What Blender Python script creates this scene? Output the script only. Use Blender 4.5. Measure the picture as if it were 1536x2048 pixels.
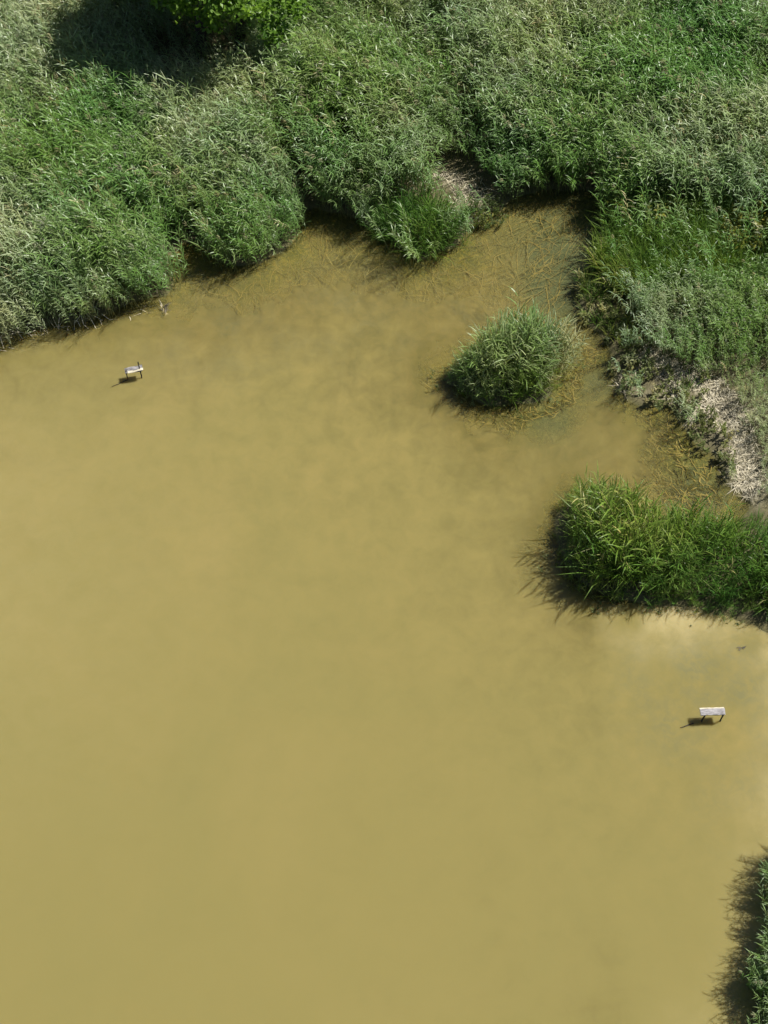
import bpy, math, random
import numpy as np

for o in list(bpy.data.objects):
    bpy.data.objects.remove(o)
SC = bpy.context.scene
COL = SC.collection
RNG = np.random.default_rng(7)
random.seed(7)

# ------------------------------------------------------------------ camera
cam_d = bpy.data.cameras.new("camera")
cam = bpy.data.objects.new("camera", cam_d)
COL.objects.link(cam)
cam.location = (0, 0, 35)
cam.rotation_euler = (math.radians(30), 0, 0)
cam_d.sensor_fit = 'VERTICAL'
cam_d.sensor_height = 24
cam_d.sensor_width = 24
cam_d.lens = 37.5
cam_d.clip_start = 0.5
cam_d.clip_end = 2000
SC.camera = cam

# ------------------------------------------------------------------ sky and sun
SUN_EL, SUN_AZ = 58.0, 66.0          # degrees; azimuth clockwise from +Y
w = bpy.data.worlds.new("World")
SC.world = w
w.use_nodes = True
nt = w.node_tree
nt.nodes.clear()
sky = nt.nodes.new("ShaderNodeTexSky")
sky.sky_type = 'NISHITA'
sky.sun_disc = False
sky.sun_elevation = math.radians(SUN_EL)
sky.sun_rotation = math.radians(SUN_AZ)
bg = nt.nodes.new("ShaderNodeBackground")
bg.inputs['Strength'].default_value = 0.05
wo = nt.nodes.new("ShaderNodeOutputWorld")
nt.links.new(sky.outputs[0], bg.inputs[0])
nt.links.new(bg.outputs[0], wo.inputs[0])

sun_d = bpy.data.lights.new("sun", 'SUN')
sun_d.energy = 5.0
sun_d.angle = math.radians(0.5)
sun_d.color = (1.0, 0.955, 0.88)
sun = bpy.data.objects.new("sun", sun_d)
COL.objects.link(sun)
sun.rotation_euler = (math.radians(90 - SUN_EL), 0, math.radians(180 - SUN_AZ))
sun.location = (20, 20, 40)

vs = SC.view_settings
vs.view_transform = 'Standard'
vs.look = 'None'
vs.exposure = 0.36
vs.gamma = 1.0
vs.use_curve_mapping = False
SC.cycles.max_bounces = 8
SC.cycles.transparent_max_bounces = 12

# ------------------------------------------------------------------ plan of the place, metres
LAND = [(-21.55, 22.06), (-14.16, 24.25), (-10.32, 25.39), (-9.43, 25.81), (-8.37, 26.06), (-7.46, 26.48), (-6.53, 26.85), (-6.0, 27.05), (-5.8, 27.6), (-5.95, 28.35), (-5.6, 28.95), (-5.1, 28.85), (-4.7, 28.15), (-3.9, 27.9), (-3.3, 28.05), (-2.8, 28.6), (-2.5, 29.3), (-2.35, 30.1), (-1.9, 30.2), (-1.53, 29.9), (-0.75, 29.73), (-0.25, 29.45), (0.24, 28.79), (0.86, 28.26), (1.56, 28.43), (2.13, 28.91), (2.56, 29.45), (3.07, 29.87), (3.44, 30.45), (4.15, 30.75), (5.14, 30.75), (6.2, 30.75), (6.55, 30.2), (6.45, 29.3), (6.0, 28.5), (5.5, 27.59), (5.24, 26.73), (5.38, 26.06), (5.87, 25.39), (6.05, 24.73), (6.24, 23.93), (6.85, 23.42), (7.56, 23.26), (7.96, 22.67), (8.04, 22.06), (8.62, 21.45), (9.06, 20.78), (9.13, 20.27), (8.82, 19.76), (7.94, 19.83), (6.71, 20.05), (5.47, 20.41), (4.78, 20.56), (4.31, 20.12), (4.19, 19.69), (4.32, 18.97), (4.7, 18.2), (5.29, 17.72), (6.5, 17.56), (7.7, 17.38), (8.54, 17.24), (9.3, 16.91), (10.01, 16.37), (10.31, 15.07), (9.75, 12.6), (9.25, 11.42), (8.83, 10.28), (8.53, 9.18), (8.3, 8.21), (7.78, 7.37), (6.66, 6.86), (5.46, 5.08),
        (4, -10), (8, -60), (300, -60), (300, 300), (-300, 300), (-300, 15), (-60, 18)]
ISLAND = [(1.55, 24.17), (1.65, 24.54), (2.16, 24.87), (2.84, 25.19), (3.66, 25.47), (4.53, 25.36), (5.03, 24.82), (4.8, 24.25), (4.18, 23.77), (3.51, 23.42), (2.53, 23.64)]
CLUMP = [(8.82, 19.76), (7.94, 19.83), (6.71, 20.05), (5.6, 20.62), (4.85, 20.72), (4.28, 20.32), (4.08, 19.69), (4.2, 18.9), (4.6, 18.15), (5.25, 17.65), (6.5, 17.48), (7.7, 17.38), (8.54, 17.24), (9.3, 16.91), (10.49, 16.37), (11.41, 17.72), (11.74, 19.97), (9.97, 19.97)]
CORNER = [(10.2, 11.8), (9.0, 11.4), (8.4, 10.5), (8.12, 9.5), (7.98, 8.5), (7.72, 7.5), (7.0, 7.1), (6.7, 5.76), (11.2, 5.76), (12.2, 12.12)]
TUFT = [(-0.37, 29.55), (0.24, 28.79), (0.86, 28.26), (1.56, 28.43), (2.13, 28.97), (2.08, 29.73), (1.59, 30.18), (0.74, 30.18), (0.03, 30.0)]
BEACH = [(6.08, 25.14), (7.14, 25.23), (7.77, 24.77), (8.39, 24.33), (8.9, 24.17), (9.31, 23.61), (9.53, 22.67), (9.83, 21.9), (9.52, 20.41), (9.05, 20.71), (8.62, 21.45), (8.04, 22.06), (7.96, 22.67), (7.56, 23.26), (6.85, 23.42), (6.24, 23.93), (6.05, 24.73)]
WEED = [(5.26, 27.51), (5.85, 28.12), (6.39, 26.9), (6.79, 25.89), (7.14, 25.23), (6.08, 25.14), (5.38, 26.06), (5.24, 26.73)]
LITTER = [(1.35, 31.36), (1.97, 31.49), (2.61, 31.02), (3.09, 30.55), (3.29, 30.13), (2.56, 29.55), (2.08, 29.73), (1.74, 30.46)]
SEDGE = [(6.31, 29.73), (7.53, 30.0), (9.22, 29.91), (11.11, 29.18), (10.87, 27.25), (9.21, 27.07), (7.7, 27.07), (6.45, 26.9), (5.85, 28.12)]


def sdist(px, py, poly):
    """signed distance to a closed outline, positive inside"""
    P = np.asarray(poly, float)
    Q = np.roll(P, -1, 0)
    best = np.full(px.shape, 1e9)
    ins = np.zeros(px.shape, bool)
    for (ax, ay), (bx, by) in zip(P, Q):
        ex, ey = bx - ax, by - ay
        t = np.clip(((px - ax) * ex + (py - ay) * ey) / (ex * ex + ey * ey + 1e-12), 0, 1)
        best = np.minimum(best, (px - ax - t * ex) ** 2 + (py - ay - t * ey) ** 2)
        if ay != by:
            c = ((ay > py) != (by > py)) & (px < ex * (py - ay) / (by - ay) + ax)
            ins ^= c
    d = np.sqrt(best)
    return np.where(ins, d, -d)


_LAT = np.random.default_rng(3).random((256, 256))


def vnoise(x, y, s, seed=0):
    x = np.asarray(x, float) * s + seed * 17.31
    y = np.asarray(y, float) * s + seed * 9.73
    xi, yi = np.floor(x).astype(int), np.floor(y).astype(int)
    fx, fy = x - xi, y - yi
    fx = fx * fx * (3 - 2 * fx)
    fy = fy * fy * (3 - 2 * fy)
    a = _LAT[xi & 255, yi & 255]
    b = _LAT[(xi + 1) & 255, yi & 255]
    c = _LAT[xi & 255, (yi + 1) & 255]
    d = _LAT[(xi + 1) & 255, (yi + 1) & 255]
    return (a * (1 - fx) + b * fx) * (1 - fy) + (c * (1 - fx) + d * fx) * fy


def fbm(x, y, s, seed=0, n=3):
    v, a, t = 0, 1, 0
    for k in range(n):
        v = v + a * vnoise(x, y, s * 2 ** k, seed + k * 5)
        t += a
        a *= .5
    return v / t


def land_sd(x, y):
    wob = (fbm(x, y, 1.3, 2) - .5) * .55
    return np.maximum(sdist(x, y, LAND), sdist(x, y, ISLAND)) + wob


def gauss(x, y, cx, cy, r):
    return np.exp(-((x - cx) ** 2 + (y - cy) ** 2) / (r * r))


def ground_z(x, y, d=None):
    if d is None:
        d = land_sd(x, y)
    n = fbm(x, y, 2.1, 4) - .5
    zl = .03 + .22 * (1 - np.exp(-np.maximum(d, 0) / 1.6)) + n * .06
    o = np.maximum(-d, 0)
    shal = np.clip(gauss(x, y, 4.4, 28.6, 2.6) + gauss(x, y, 8.0, 21.6, 1.9) + gauss(x, y, -1, 28, 3.4) * .7
                   + gauss(x, y, 3.4, 23.2, 2.0) * .8 + gauss(x, y, -5, 26.5, 2.2) * .5, 0, 1)
    L = 4.5 + 7 * shal
    dep = .05 + 1.7 * (1 - np.exp(-o / L)) * (1 - .6 * shal)
    zb = -dep + n * .10 * np.clip(o, 0, 1)
    t = np.clip(d / .25 + .5, 0, 1)
    return zl * t + zb * (1 - t)


# ------------------------------------------------------------------ material helpers
def mat(name):
    m = bpy.data.materials.new(name)
    m.use_nodes = True
    m.node_tree.nodes.clear()
    return m, m.node_tree


def N(nt, typ, **kw):
    n = nt.nodes.new(typ)
    for k, v in kw.items():
        if k.startswith('i_'):
            key = k[2:]
            key = int(key) if key.isdigit() else key.replace('_', ' ')
            n.inputs[key].default_value = v
        else:
            setattr(n, k, v)
    return n


def ramp(nt, fac, stops, interp='LINEAR'):
    r = nt.nodes.new("ShaderNodeValToRGB")
    r.color_ramp.interpolation = interp
    e = r.color_ramp.elements
    while len(e) < len(stops):
        e.new(.5)
    for el, (p, c) in zip(e, stops):
        el.position = p
        el.color = (*c, 1)
    nt.links.new(fac, r.inputs[0])
    return r.outputs[0]


def noise(nt, scale, detail=3, rough=.55, vec=None, dist=0):
    n = N(nt, "ShaderNodeTexNoise")
    n.inputs['Scale'].default_value = scale
    n.inputs['Detail'].default_value = detail
    n.inputs['Roughness'].default_value = rough
    n.inputs['Distortion'].default_value = dist
    if vec is not None:
        nt.links.new(vec, n.inputs['Vector'])
    return n.outputs[0]


def mixc(nt, fac, a, b, mode='MIX'):
    m = N(nt, "ShaderNodeMix", data_type='RGBA', blend_type=mode)
    for s, v in ((0, fac), (6, a), (7, b)):
        if hasattr(v, 'links'):
            nt.links.new(v, m.inputs[s])
        elif s == 0:
            m.inputs[0].default_value = v
        else:
            m.inputs[s].default_value = (*v, 1)
    return m.outputs[2]


def mth(nt, op, a, b=None, c=None):
    m = N(nt, "ShaderNodeMath", operation=op)
    for i, v in enumerate((a, b, c)):
        if v is None:
            continue
        if hasattr(v, 'links'):
            nt.links.new(v, m.inputs[i])
        else:
            m.inputs[i].default_value = v
    return m.outputs[0]


def dim(stops, f=.72):
    return [(q, tuple(v * f for v in c_)) for q, c_ in stops]


def position(nt):
    return N(nt, "ShaderNodeNewGeometry").outputs['Position']


def attr_f(nt, name):
    a = N(nt, "ShaderNodeAttribute", attribute_name=name)
    return a.outputs['Fac']


def tint_of(nt):
    a = N(nt, "ShaderNodeAttribute", attribute_name='tint', attribute_type='GEOMETRY')
    b = N(nt, "ShaderNodeAttribute", attribute_name='tint', attribute_type='INSTANCER')
    return mth(nt, 'ADD', a.outputs['Fac'], b.outputs['Fac'])


def foliage(name, stops, rough=.5, transl=.3, patch=.35, patch_cols=((.75, .85, .8), (1.25, 1.15, .8)), spec=.4, gain=.80):
    """leaf with some light coming through; tint (0..1) picks the colour of each shoot"""
    m, nt = mat(name)
    stops = [(q, tuple(v * gain for v in c_)) for q, c_ in stops]
    t = tint_of(nt)
    pos = position(nt)
    col = ramp(nt, t, stops)
    pn = noise(nt, patch, 3, .6, pos)
    pm = ramp(nt, pn, [(.36, patch_cols[0]), (.64, patch_cols[1])])
    col = mixc(nt, 1.0, col, pm, 'MULTIPLY')
    fn = noise(nt, 9, 2, .6, pos)
    fm = ramp(nt, fn, [(.3, (.7, .72, .7)), (.7, (1.25, 1.25, 1.25))])
    col = mixc(nt, 1.0, col, fm, 'MULTIPLY')
    p = N(nt, "ShaderNodeBsdfPrincipled")
    nt.links.new(col, p.inputs['Base Color'])
    p.inputs['Roughness'].default_value = rough
    p.inputs['Specular IOR Level'].default_value = spec
    tr = N(nt, "ShaderNodeBsdfTranslucent")
    tc = mixc(nt, 1.0, col, (1.15, 1.2, .55), 'MULTIPLY')
    nt.links.new(tc, tr.inputs['Color'])
    mx = N(nt, "ShaderNodeMixShader")
    mx.inputs[0].default_value = transl
    nt.links.new(p.outputs[0], mx.inputs[1])
    nt.links.new(tr.outputs[0], mx.inputs[2])
    o = N(nt, "ShaderNodeOutputMaterial")
    nt.links.new(mx.outputs[0], o.inputs[0])
    return m


def plain(name, c0, c1, scale=6, rough=.75, bump=0.0, stretch=None, spec=.3, gain=.74):
    m, nt = mat(name)
    c0, c1 = tuple(v * gain for v in c0), tuple(v * gain for v in c1)
    tc = N(nt, "ShaderNodeTexCoord").outputs['Object']
    if stretch:
        mp = N(nt, "ShaderNodeMapping")
        mp.inputs['Scale'].default_value = stretch
        nt.links.new(tc, mp.inputs[0])
        tc = mp.outputs[0]
    n = noise(nt, scale, 5, .65, tc)
    col = ramp(nt, n, [(.3, c0), (.7, c1)])
    p = N(nt, "ShaderNodeBsdfPrincipled")
    nt.links.new(col, p.inputs['Base Color'])
    p.inputs['Roughness'].default_value = rough
    p.inputs['Specular IOR Level'].default_value = spec
    if bump:
        b = N(nt, "ShaderNodeBump")
        b.inputs['Strength'].default_value = bump
        b.inputs['Distance'].default_value = .01
        nt.links.new(n, b.inputs['Height'])
        nt.links.new(b.outputs[0], p.inputs['Normal'])
    o = N(nt, "ShaderNodeOutputMaterial")
    nt.links.new(p.outputs[0], o.inputs[0])
    return m


M = {}
M['reed'] = foliage('reed_leaf', [(0, (.165, .32, .07)), (.35, (.265, .37, .145)), (.7, (.42, .49, .32)), (.9, (.50, .51, .30)), (1, (.60, .53, .32))], .40, .34, .30, ((.82, .96, .86), (1.12, 1.05, .82)), .6, .88)
M['grass'] = foliage('sedge_leaf', [(0, (.10, .23, .04)), (.5, (.21, .33, .06)), (.85, (.36, .40, .13)), (1, (.62, .55, .26))], .42, .36, .5, ((.75, .9, .8), (1.2, 1.1, .8)), .45)
M['herb'] = foliage('herb_leaf', [(0, (.05, .085, .02)), (.5, (.11, .16, .03)), (.8, (.24, .25, .04)), (1, (.36, .33, .05))], .5, .3, .6)
M['weed'] = foliage('weed_leaf', [(0, (.10, .12, .045)), (.5, (.18, .22, .08)), (1, (.38, .34, .19))], .55, .3, .9)
M['tree'] = foliage('tree_leaf', [(0, (.06, .15, .02)), (1, (.24, .42, .055))], .4, .38, .5)
M['stem'] = foliage('reed_stem', [(0, (.15, .19, .07)), (1, (.32, .30, .16))], .5, .0, .5)
M['plume'] = foliage('reed_plume', [(0, (.26, .26, .17)), (1, (.36, .34, .24))], .8, .2, .5)
M['dead'] = plain('dead_reed', (.34, .29, .17), (.80, .73, .56), 3, .8, gain=.95)
M['dead_dark'] = plain('wet_dead_reed', (.05, .045, .03), (.22, .19, .13), 3, .7)
M['bark'] = plain('bark', (.05, .04, .03), (.14, .11, .08), 9, .9, .6, (1, 1, .2))
M['post'] = plain('wet_post_wood', (.015, .013, .01), (.06, .05, .038), 14, .7, .5, (1, 1, .15))
M['board'] = plain('weathered_board', (.20, .185, .185), (.60, .58, .59), 22, .75, .5, (.35, 1, 1))
M['board_dark'] = plain('stained_board', (.05, .045, .045), (.5, .48, .48), 13, .75, .5, (.4, 1, 1))
M['white'] = plain('bleached_wood', (.5, .44, .29), (.80, .74, .60), 10, .7, gain=.95)

# ground: bare mud, pale dead-reed litter on the beaches, algae on the pond bed
m, nt_ = mat('ground')
pos = position(nt_)
n1 = noise(nt_, 3.2, 6, .65, pos)
n2 = noise(nt_, 14, 4, .7, pos)
mud = ramp(nt_, n1, [(.3, (.055, .05, .022)), (.7, (.15, .13, .06))])
pale = ramp(nt_, n2, dim([(.32, (.17, .15, .08)), (.5, (.46, .41, .27)), (.72, (.78, .70, .51))]))
c = mixc(nt_, attr_f(nt_, 'litter'), mud, pale)
n3 = noise(nt_, 2.6, 5, .6, pos, .6)
bed = ramp(nt_, n3, dim([(.3, (.15, .135, .035)), (.5, (.33, .27, .08)), (.7, (.44, .36, .13))]))
n4 = noise(nt_, 7, 4, .65, pos, 1.2)
alg = ramp(nt_, n4, dim([(.33, (.05, .065, .012)), (.52, (.14, .15, .022)), (.68, (.34, .29, .05))]))
bed = mixc(nt_, attr_f(nt_, 'algae'), bed, alg)
bed = mixc(nt_, attr_f(nt_, 'clear'), bed, ramp(nt_, n4, dim([(.3, (.06, .09, .042)), (.7, (.135, .165, .075))])))
c = mixc(nt_, attr_f(nt_, 'wet'), c, bed)
p = N(nt_, "ShaderNodeBsdfPrincipled")
nt_.links.new(c, p.inputs['Base Color'])
p.inputs['Roughness'].default_value = .85
b = N(nt_, "ShaderNodeBump")
b.inputs['Strength'].default_value = .6
b.inputs['Distance'].default_value = .04
nt_.links.new(n2, b.inputs['Height'])
nt_.links.new(b.outputs[0], p.inputs['Normal'])
o = N(nt_, "ShaderNodeOutputMaterial")
nt_.links.new(p.outputs[0], o.inputs[0])
M['ground'] = m

# water: silt-laden, so it turns opaque with depth; the surface mirrors the sky a little
m, nt_ = mat('silty_water')
pos = position(nt_)
big = noise(nt_, .16, 4, .55, pos, .8)
mid = noise(nt_, .7, 5, .6, pos, .7)
fine = noise(nt_, 2.6, 4, .6, pos, .5)
mud = ramp(nt_, big, dim([(.30, (.294, .254, .086)), (.52, (.308, .260, .088)), (.72, (.328, .271, .094))]))
mot = ramp(nt_, mixc(nt_, .5, mid, fine), [(.38, (.89, .90, .88)), (.62, (1.10, 1.055, 1.03))])
silt = mixc(nt_, attr_f(nt_, 'silt'), mud, mixc(nt_, 1.0, mud, mot, 'MULTIPLY'))
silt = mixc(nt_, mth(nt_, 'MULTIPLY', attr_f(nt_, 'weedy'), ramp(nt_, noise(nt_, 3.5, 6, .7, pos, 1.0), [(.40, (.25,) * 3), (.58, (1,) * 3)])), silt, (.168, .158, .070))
silt = mixc(nt_, mth(nt_, 'MULTIPLY', attr_f(nt_, 'pale'), ramp(nt_, noise(nt_, 1.6, 6, .7, pos, .6), [(.35, (.5,) * 3), (.6, (1,) * 3)])), silt, (.39, .325, .155))
dep = attr_f(nt_, 'depth')
k = ramp(nt_, mid, [(.3, (.75,) * 3), (.7, (1.3,) * 3)])
kf = ramp(nt_, fine, [(.3, (.85,) * 3), (.7, (1.15,) * 3)])
od = mth(nt_, 'MULTIPLY', mth(nt_, 'MULTIPLY', dep, k), mth(nt_, 'MULTIPLY', kf, mth(nt_, 'MULTIPLY_ADD', attr_f(nt_, 'clear'), 2.6, -3.6)))
opac = mth(nt_, 'SUBTRACT', 1.0, mth(nt_, 'EXPONENT', od))
df = N(nt_, "ShaderNodeSubsurfaceScattering", falloff='BURLEY')   # light spreads sideways in the suspended silt
df.inputs['Scale'].default_value = 1.0
df.inputs['Radius'].default_value = (.15, .12, .06)
nt_.links.new(silt, df.inputs['Color'])
tp = N(nt_, "ShaderNodeBsdfTransparent")
tp.inputs['Color'].default_value = (.98, .95, .82, 1)
mx = N(nt_, "ShaderNodeMixShader")
nt_.links.new(opac, mx.inputs[0])
nt_.links.new(tp.outputs[0], mx.inputs[1])
nt_.links.new(df.outputs[0], mx.inputs[2])
wav = noise(nt_, 5, 3, .5, pos)
bp = N(nt_, "ShaderNodeBump")
bp.inputs['Strength'].default_value = .08
bp.inputs['Distance'].default_value = .02
nt_.links.new(wav, bp.inputs['Height'])
fr = N(nt_, "ShaderNodeFresnel")
fr.inputs['IOR'].default_value = 1.33
nt_.links.new(bp.outputs[0], fr.inputs['Normal'])
gl = N(nt_, "ShaderNodeBsdfGlossy")
gl.inputs['Roughness'].default_value = .08
nt_.links.new(bp.outputs[0], gl.inputs['Normal'])
mx2 = N(nt_, "ShaderNodeMixShader")
nt_.links.new(fr.outputs[0], mx2.inputs[0])
nt_.links.new(mx.outputs[0], mx2.inputs[1])
nt_.links.new(gl.outputs[0], mx2.inputs[2])
o = N(nt_, "ShaderNodeOutputMaterial")
nt_.links.new(mx2.outputs[0], o.inputs[0])
M['water'] = m


# ------------------------------------------------------------------ object helpers
def tag(o, label=None, cat=None, group=None, kind=None):
    for kk, v in (('label', label), ('category', cat), ('group', group), ('kind', kind)):
        if v:
            o[kk] = v
    return o


def empty(name, loc):
    o = bpy.data.objects.new(name, None)
    o.location = loc
    o.empty_display_size = .2
    COL.objects.link(o)
    return o


def mesh_obj(name, V, F, mats, mi=None, tint=None, parent=None, smooth=False):
    me = bpy.data.meshes.new(name)
    V = np.asarray(V, float)
    if parent is not None:
        V = V - np.array(parent.location)
    me.from_pydata(V.tolist(), [], F if isinstance(F, list) else F.tolist())
    for mm in (mats if isinstance(mats, (list, tuple)) else [mats]):
        me.materials.append(mm)
    if mi is not None:
        me.polygons.foreach_set('material_index', np.asarray(mi, np.int32))
    if tint is not None:
        a = me.attributes.new('tint', 'FLOAT', 'FACE')
        a.data.foreach_set('value', np.asarray(tint, np.float32))
    if smooth:
        me.polygons.foreach_set('use_smooth', np.ones(len(me.polygons), bool))
    me.update()
    o = bpy.data.objects.new(name, me)
    COL.objects.link(o)
    if parent is not None:
        o.parent = parent
    return o


def vattr(me, name, v):
    a = me.attributes.new(name, 'FLOAT', 'POINT')
    a.data.foreach_set('value', np.asarray(v, np.float32).ravel())


# ------------------------------------------------------------------ ground and water
def axis(lo, hi, step, far0, far1):
    a = np.arange(lo, hi + 1e-6, step)
    l, r = [lo], [hi]
    s = step
    while l[-1] > far0:
        s *= 1.35
        l.append(max(far0, l[-1] - s))
    s = step
    while r[-1] < far1:
        s *= 1.35
        r.append(min(far1, r[-1] + s))
    return np.concatenate([np.array(l[1:][::-1]), a, np.array(r[1:])])


AX = axis(-14, 13, .11, -290, 290)
AY = axis(5, 42, .11, -55, 290)
GX, GY = np.meshgrid(AX, AY)
GD = land_sd(GX, GY)
GZ = ground_z(GX, GY, GD)
nx, ny = len(AX), len(AY)
idx = np.arange(nx * ny).reshape(ny, nx)
quads = np.stack([idx[:-1, :-1], idx[:-1, 1:], idx[1:, 1:], idx[1:, :-1]], -1).reshape(-1, 4)
V = np.stack([GX, GY, GZ], -1).reshape(-1, 3)
ground = mesh_obj('ground', V, quads, M['ground'], smooth=True)
tag(ground, 'muddy bank and pond bed with pale dead reed litter', kind='structure')
wob = (fbm(GX, GY, 1.1, 9, 4) - .5)
SPINE = [(7.15, 24.95), (7.6, 24.75), (8.35, 24.15), (9.05, 23.2), (9.4, 22.1), (9.35, 20.9)]


def spine_d(a, b):
    r = np.full(np.shape(a), 99.)
    for p_, q_ in zip(SPINE[:-1], SPINE[1:]):
        ex, ey = q_[0] - p_[0], q_[1] - p_[1]
        t_ = np.clip(((a - p_[0]) * ex + (b - p_[1]) * ey) / (ex * ex + ey * ey), 0, 1)
        r = np.minimum(r, np.hypot(a - p_[0] - t_ * ex, b - p_[1] - t_ * ey))
    return r


lit = np.clip((sdist(GX, GY, BEACH) + .05 + wob * 1.0) / .35, 0, 1) * np.clip((GD + .1) / .5, 0, 1)
lit *= np.clip(fbm(GX, GY, 1.6, 21) * 2.6 - .55, 0, 1) * np.clip(np.exp(-(spine_d(GX, GY) / .55) ** 2) * 1.2, .22, 1)
lit = np.maximum(lit, np.clip((sdist(GX, GY, LITTER) + wob * .9 - .1) / .3, 0, 1) * .55)
lit = np.maximum(lit, gauss(GX, GY, 6.05, 28.75, .35) * .8)
vattr(ground.data, 'litter', lit)
vattr(ground.data, 'wet', np.clip(.5 - GD / .35, 0, 1))
al = (np.clip(1.0 - np.abs(GD) / 1.4, 0, 1) * .75 + gauss(GX, GY, 7.7, 22.0, 1.3) * 1.0 + gauss(GX, GY, 8.6, 20.6, 1.1) * .7
      + gauss(GX, GY, 5.0, 29.2, 1.6) * .45 + gauss(GX, GY, 4.0, 23.3, 1.1) * .8 + gauss(GX, GY, 5.9, 24.4, 1.0) * .8
      + gauss(GX, GY, 1.8, 28.3, 1.6) * .5 + gauss(GX, GY, -1.2, 29.2, 1.5) * .5)
vattr(ground.data, 'algae', np.clip(al * (.45 + 1.1 * fbm(GX, GY, .9, 12, 4)), 0, 1))

vattr(ground.data, 'clear', np.clip(gauss(GX, GY, 5.3, 29.3, 1.8) * 1.3 + gauss(GX, GY, 4.9, 27.2, 1.2) + gauss(GX, GY, -4.5, 27.2, 1.2) * .4 + gauss(GX, GY, -.5, 28.6, 1.5) * .4 + gauss(GX, GY, 4.4, 22.9, .9) * .8 + gauss(GX, GY, 7.9, 20.7, .9) + gauss(GX, GY, 5.7, 24.2, .6), 0, 1))
wm = (GD < .8)
qm = wm[:-1, :-1] | wm[:-1, 1:] | wm[1:, 1:] | wm[1:, :-1]
wq = quads[qm.reshape(-1)]
used, inv = np.unique(wq, return_inverse=True)
WV = V[used].copy()
WV[:, 2] = 0
water = mesh_obj('pond_water', WV, inv.reshape(-1, 4), M['water'], smooth=True)
tag(water, 'still khaki silt-clouded pond water', kind='structure')
wx, wy = WV[:, 0], WV[:, 1]
vattr(water.data, 'clear', np.clip(gauss(wx, wy, 5.0, 28.9, 2.0) * 1.2 + gauss(wx, wy, 4.9, 27.1, 1.2) * .9 + gauss(wx, wy, -4.5, 27.2, 1.2) * .5 + gauss(wx, wy, 8.0, 21.4, 1.4) + gauss(wx, wy, 4.6, 22.9, 1.0) * .8 + gauss(wx, wy, 5.7, 24.6, .8) * .8 + gauss(wx, wy, 1.5, 27.6, 1.6) * .5 + gauss(wx, wy, -1.3, 29.0, 1.5) * .6, 0, 1))
vattr(water.data, 'depth', np.maximum(-V[used][:, 2], 0) + 1.2 * np.clip((wx - 5.0) / 1.2, 0, 1) * np.clip((17.7 - wy) / .5, 0, 1))
vattr(water.data, 'silt', np.clip(gauss(wx, wy, 1, 26, 9) + gauss(wx, wy, 8, 15, 4) * .8, .04, 1))
pw = np.clip(gauss(wx, wy, 6.6, 16.85, 1.1) * .8 + gauss(wx, wy, 8.3, 16.35, 1.2) + gauss(wx, wy, 9.0, 15.0, .9) * .7 + gauss(wx, wy, -10, 23.3, 2.4) * .25, 0, 1)
dW = np.maximum(-land_sd(wx, wy), 0)
rim = np.exp(-(dW / 1.0) ** 2) * np.clip((wx - 5.0) / 1.2, 0, 1) * np.clip((17.9 - wy) / .5, 0, 1) * np.clip(.35 + (wy - 11) / 5, .3, 1)
pw = np.clip(rim * 1.3, 0, 1)
vattr(water.data, 'pale', np.clip(pw * np.clip(fbm(wx, wy, .9, 31, 4) * 2.4 - .35, 0, 1) + gauss(wx, wy, -12, 19, 7) * .2, 0, 1))
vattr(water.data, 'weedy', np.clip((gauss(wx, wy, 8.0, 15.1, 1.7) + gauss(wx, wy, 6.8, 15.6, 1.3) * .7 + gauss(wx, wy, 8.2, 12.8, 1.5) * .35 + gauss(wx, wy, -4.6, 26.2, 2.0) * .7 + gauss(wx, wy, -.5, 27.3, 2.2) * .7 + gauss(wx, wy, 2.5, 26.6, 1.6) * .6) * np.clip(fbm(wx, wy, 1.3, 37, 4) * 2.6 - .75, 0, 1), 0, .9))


# ------------------------------------------------------------------ shoots of the different plants
def ribbon(V, F, Mi, pts, wid, side, mi):
    """tapering blade through pts; side = width direction"""
    b = len(V)
    n = len(pts)
    for q in range(n - 1):
        V.append(pts[q] - side * wid[q] * .5)
        V.append(pts[q] + side * wid[q] * .5)
    V.append(pts[-1])
    for q in range(n - 2):
        F.append((b + 2 * q, b + 2 * q + 1, b + 2 * q + 3, b + 2 * q + 2))
        Mi.append(mi)
    F.append((b + 2 * n - 4, b + 2 * n - 3, b + 2 * n - 2))
    Mi.append(mi)


def stalk(V, F, Mi, pts, r0, r1, mi):
    b = len(V)
    n = len(pts)
    for q, pt in enumerate(pts):
        r = r0 + (r1 - r0) * q / (n - 1)
        for a in range(3):
            V.append(pt + np.array([math.cos(a * 2.094) * r, math.sin(a * 2.094) * r, 0]))
    for q in range(n - 1):
        for a in range(3):
            F.append((b + 3 * q + a, b + 3 * q + (a + 1) % 3, b + 3 * q + 3 + (a + 1) % 3, b + 3 * q + 3 + a))
            Mi.append(mi)


def blade(V, F, Mi, base, az, el0, el1, ln, wd, mi, segs=3):
    pts = [base]
    ps = base
    for q in range(segs):
        e = el0 + (el1 - el0) * (q + .3) / segs
        ps = ps + ln / segs * np.array([math.cos(az) * math.cos(e), math.sin(az) * math.cos(e), math.sin(e)])
        pts.append(ps)
    wid = [wd * .55, wd, wd * .75][:segs] if segs == 3 else [wd * .7, wd]
    tw = random.uniform(-.5, .5)
    side = np.array([-math.sin(az), math.cos(az), tw])
    side /= np.linalg.norm(side)
    ribbon(V, F, Mi, pts, wid, side, mi)


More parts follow.
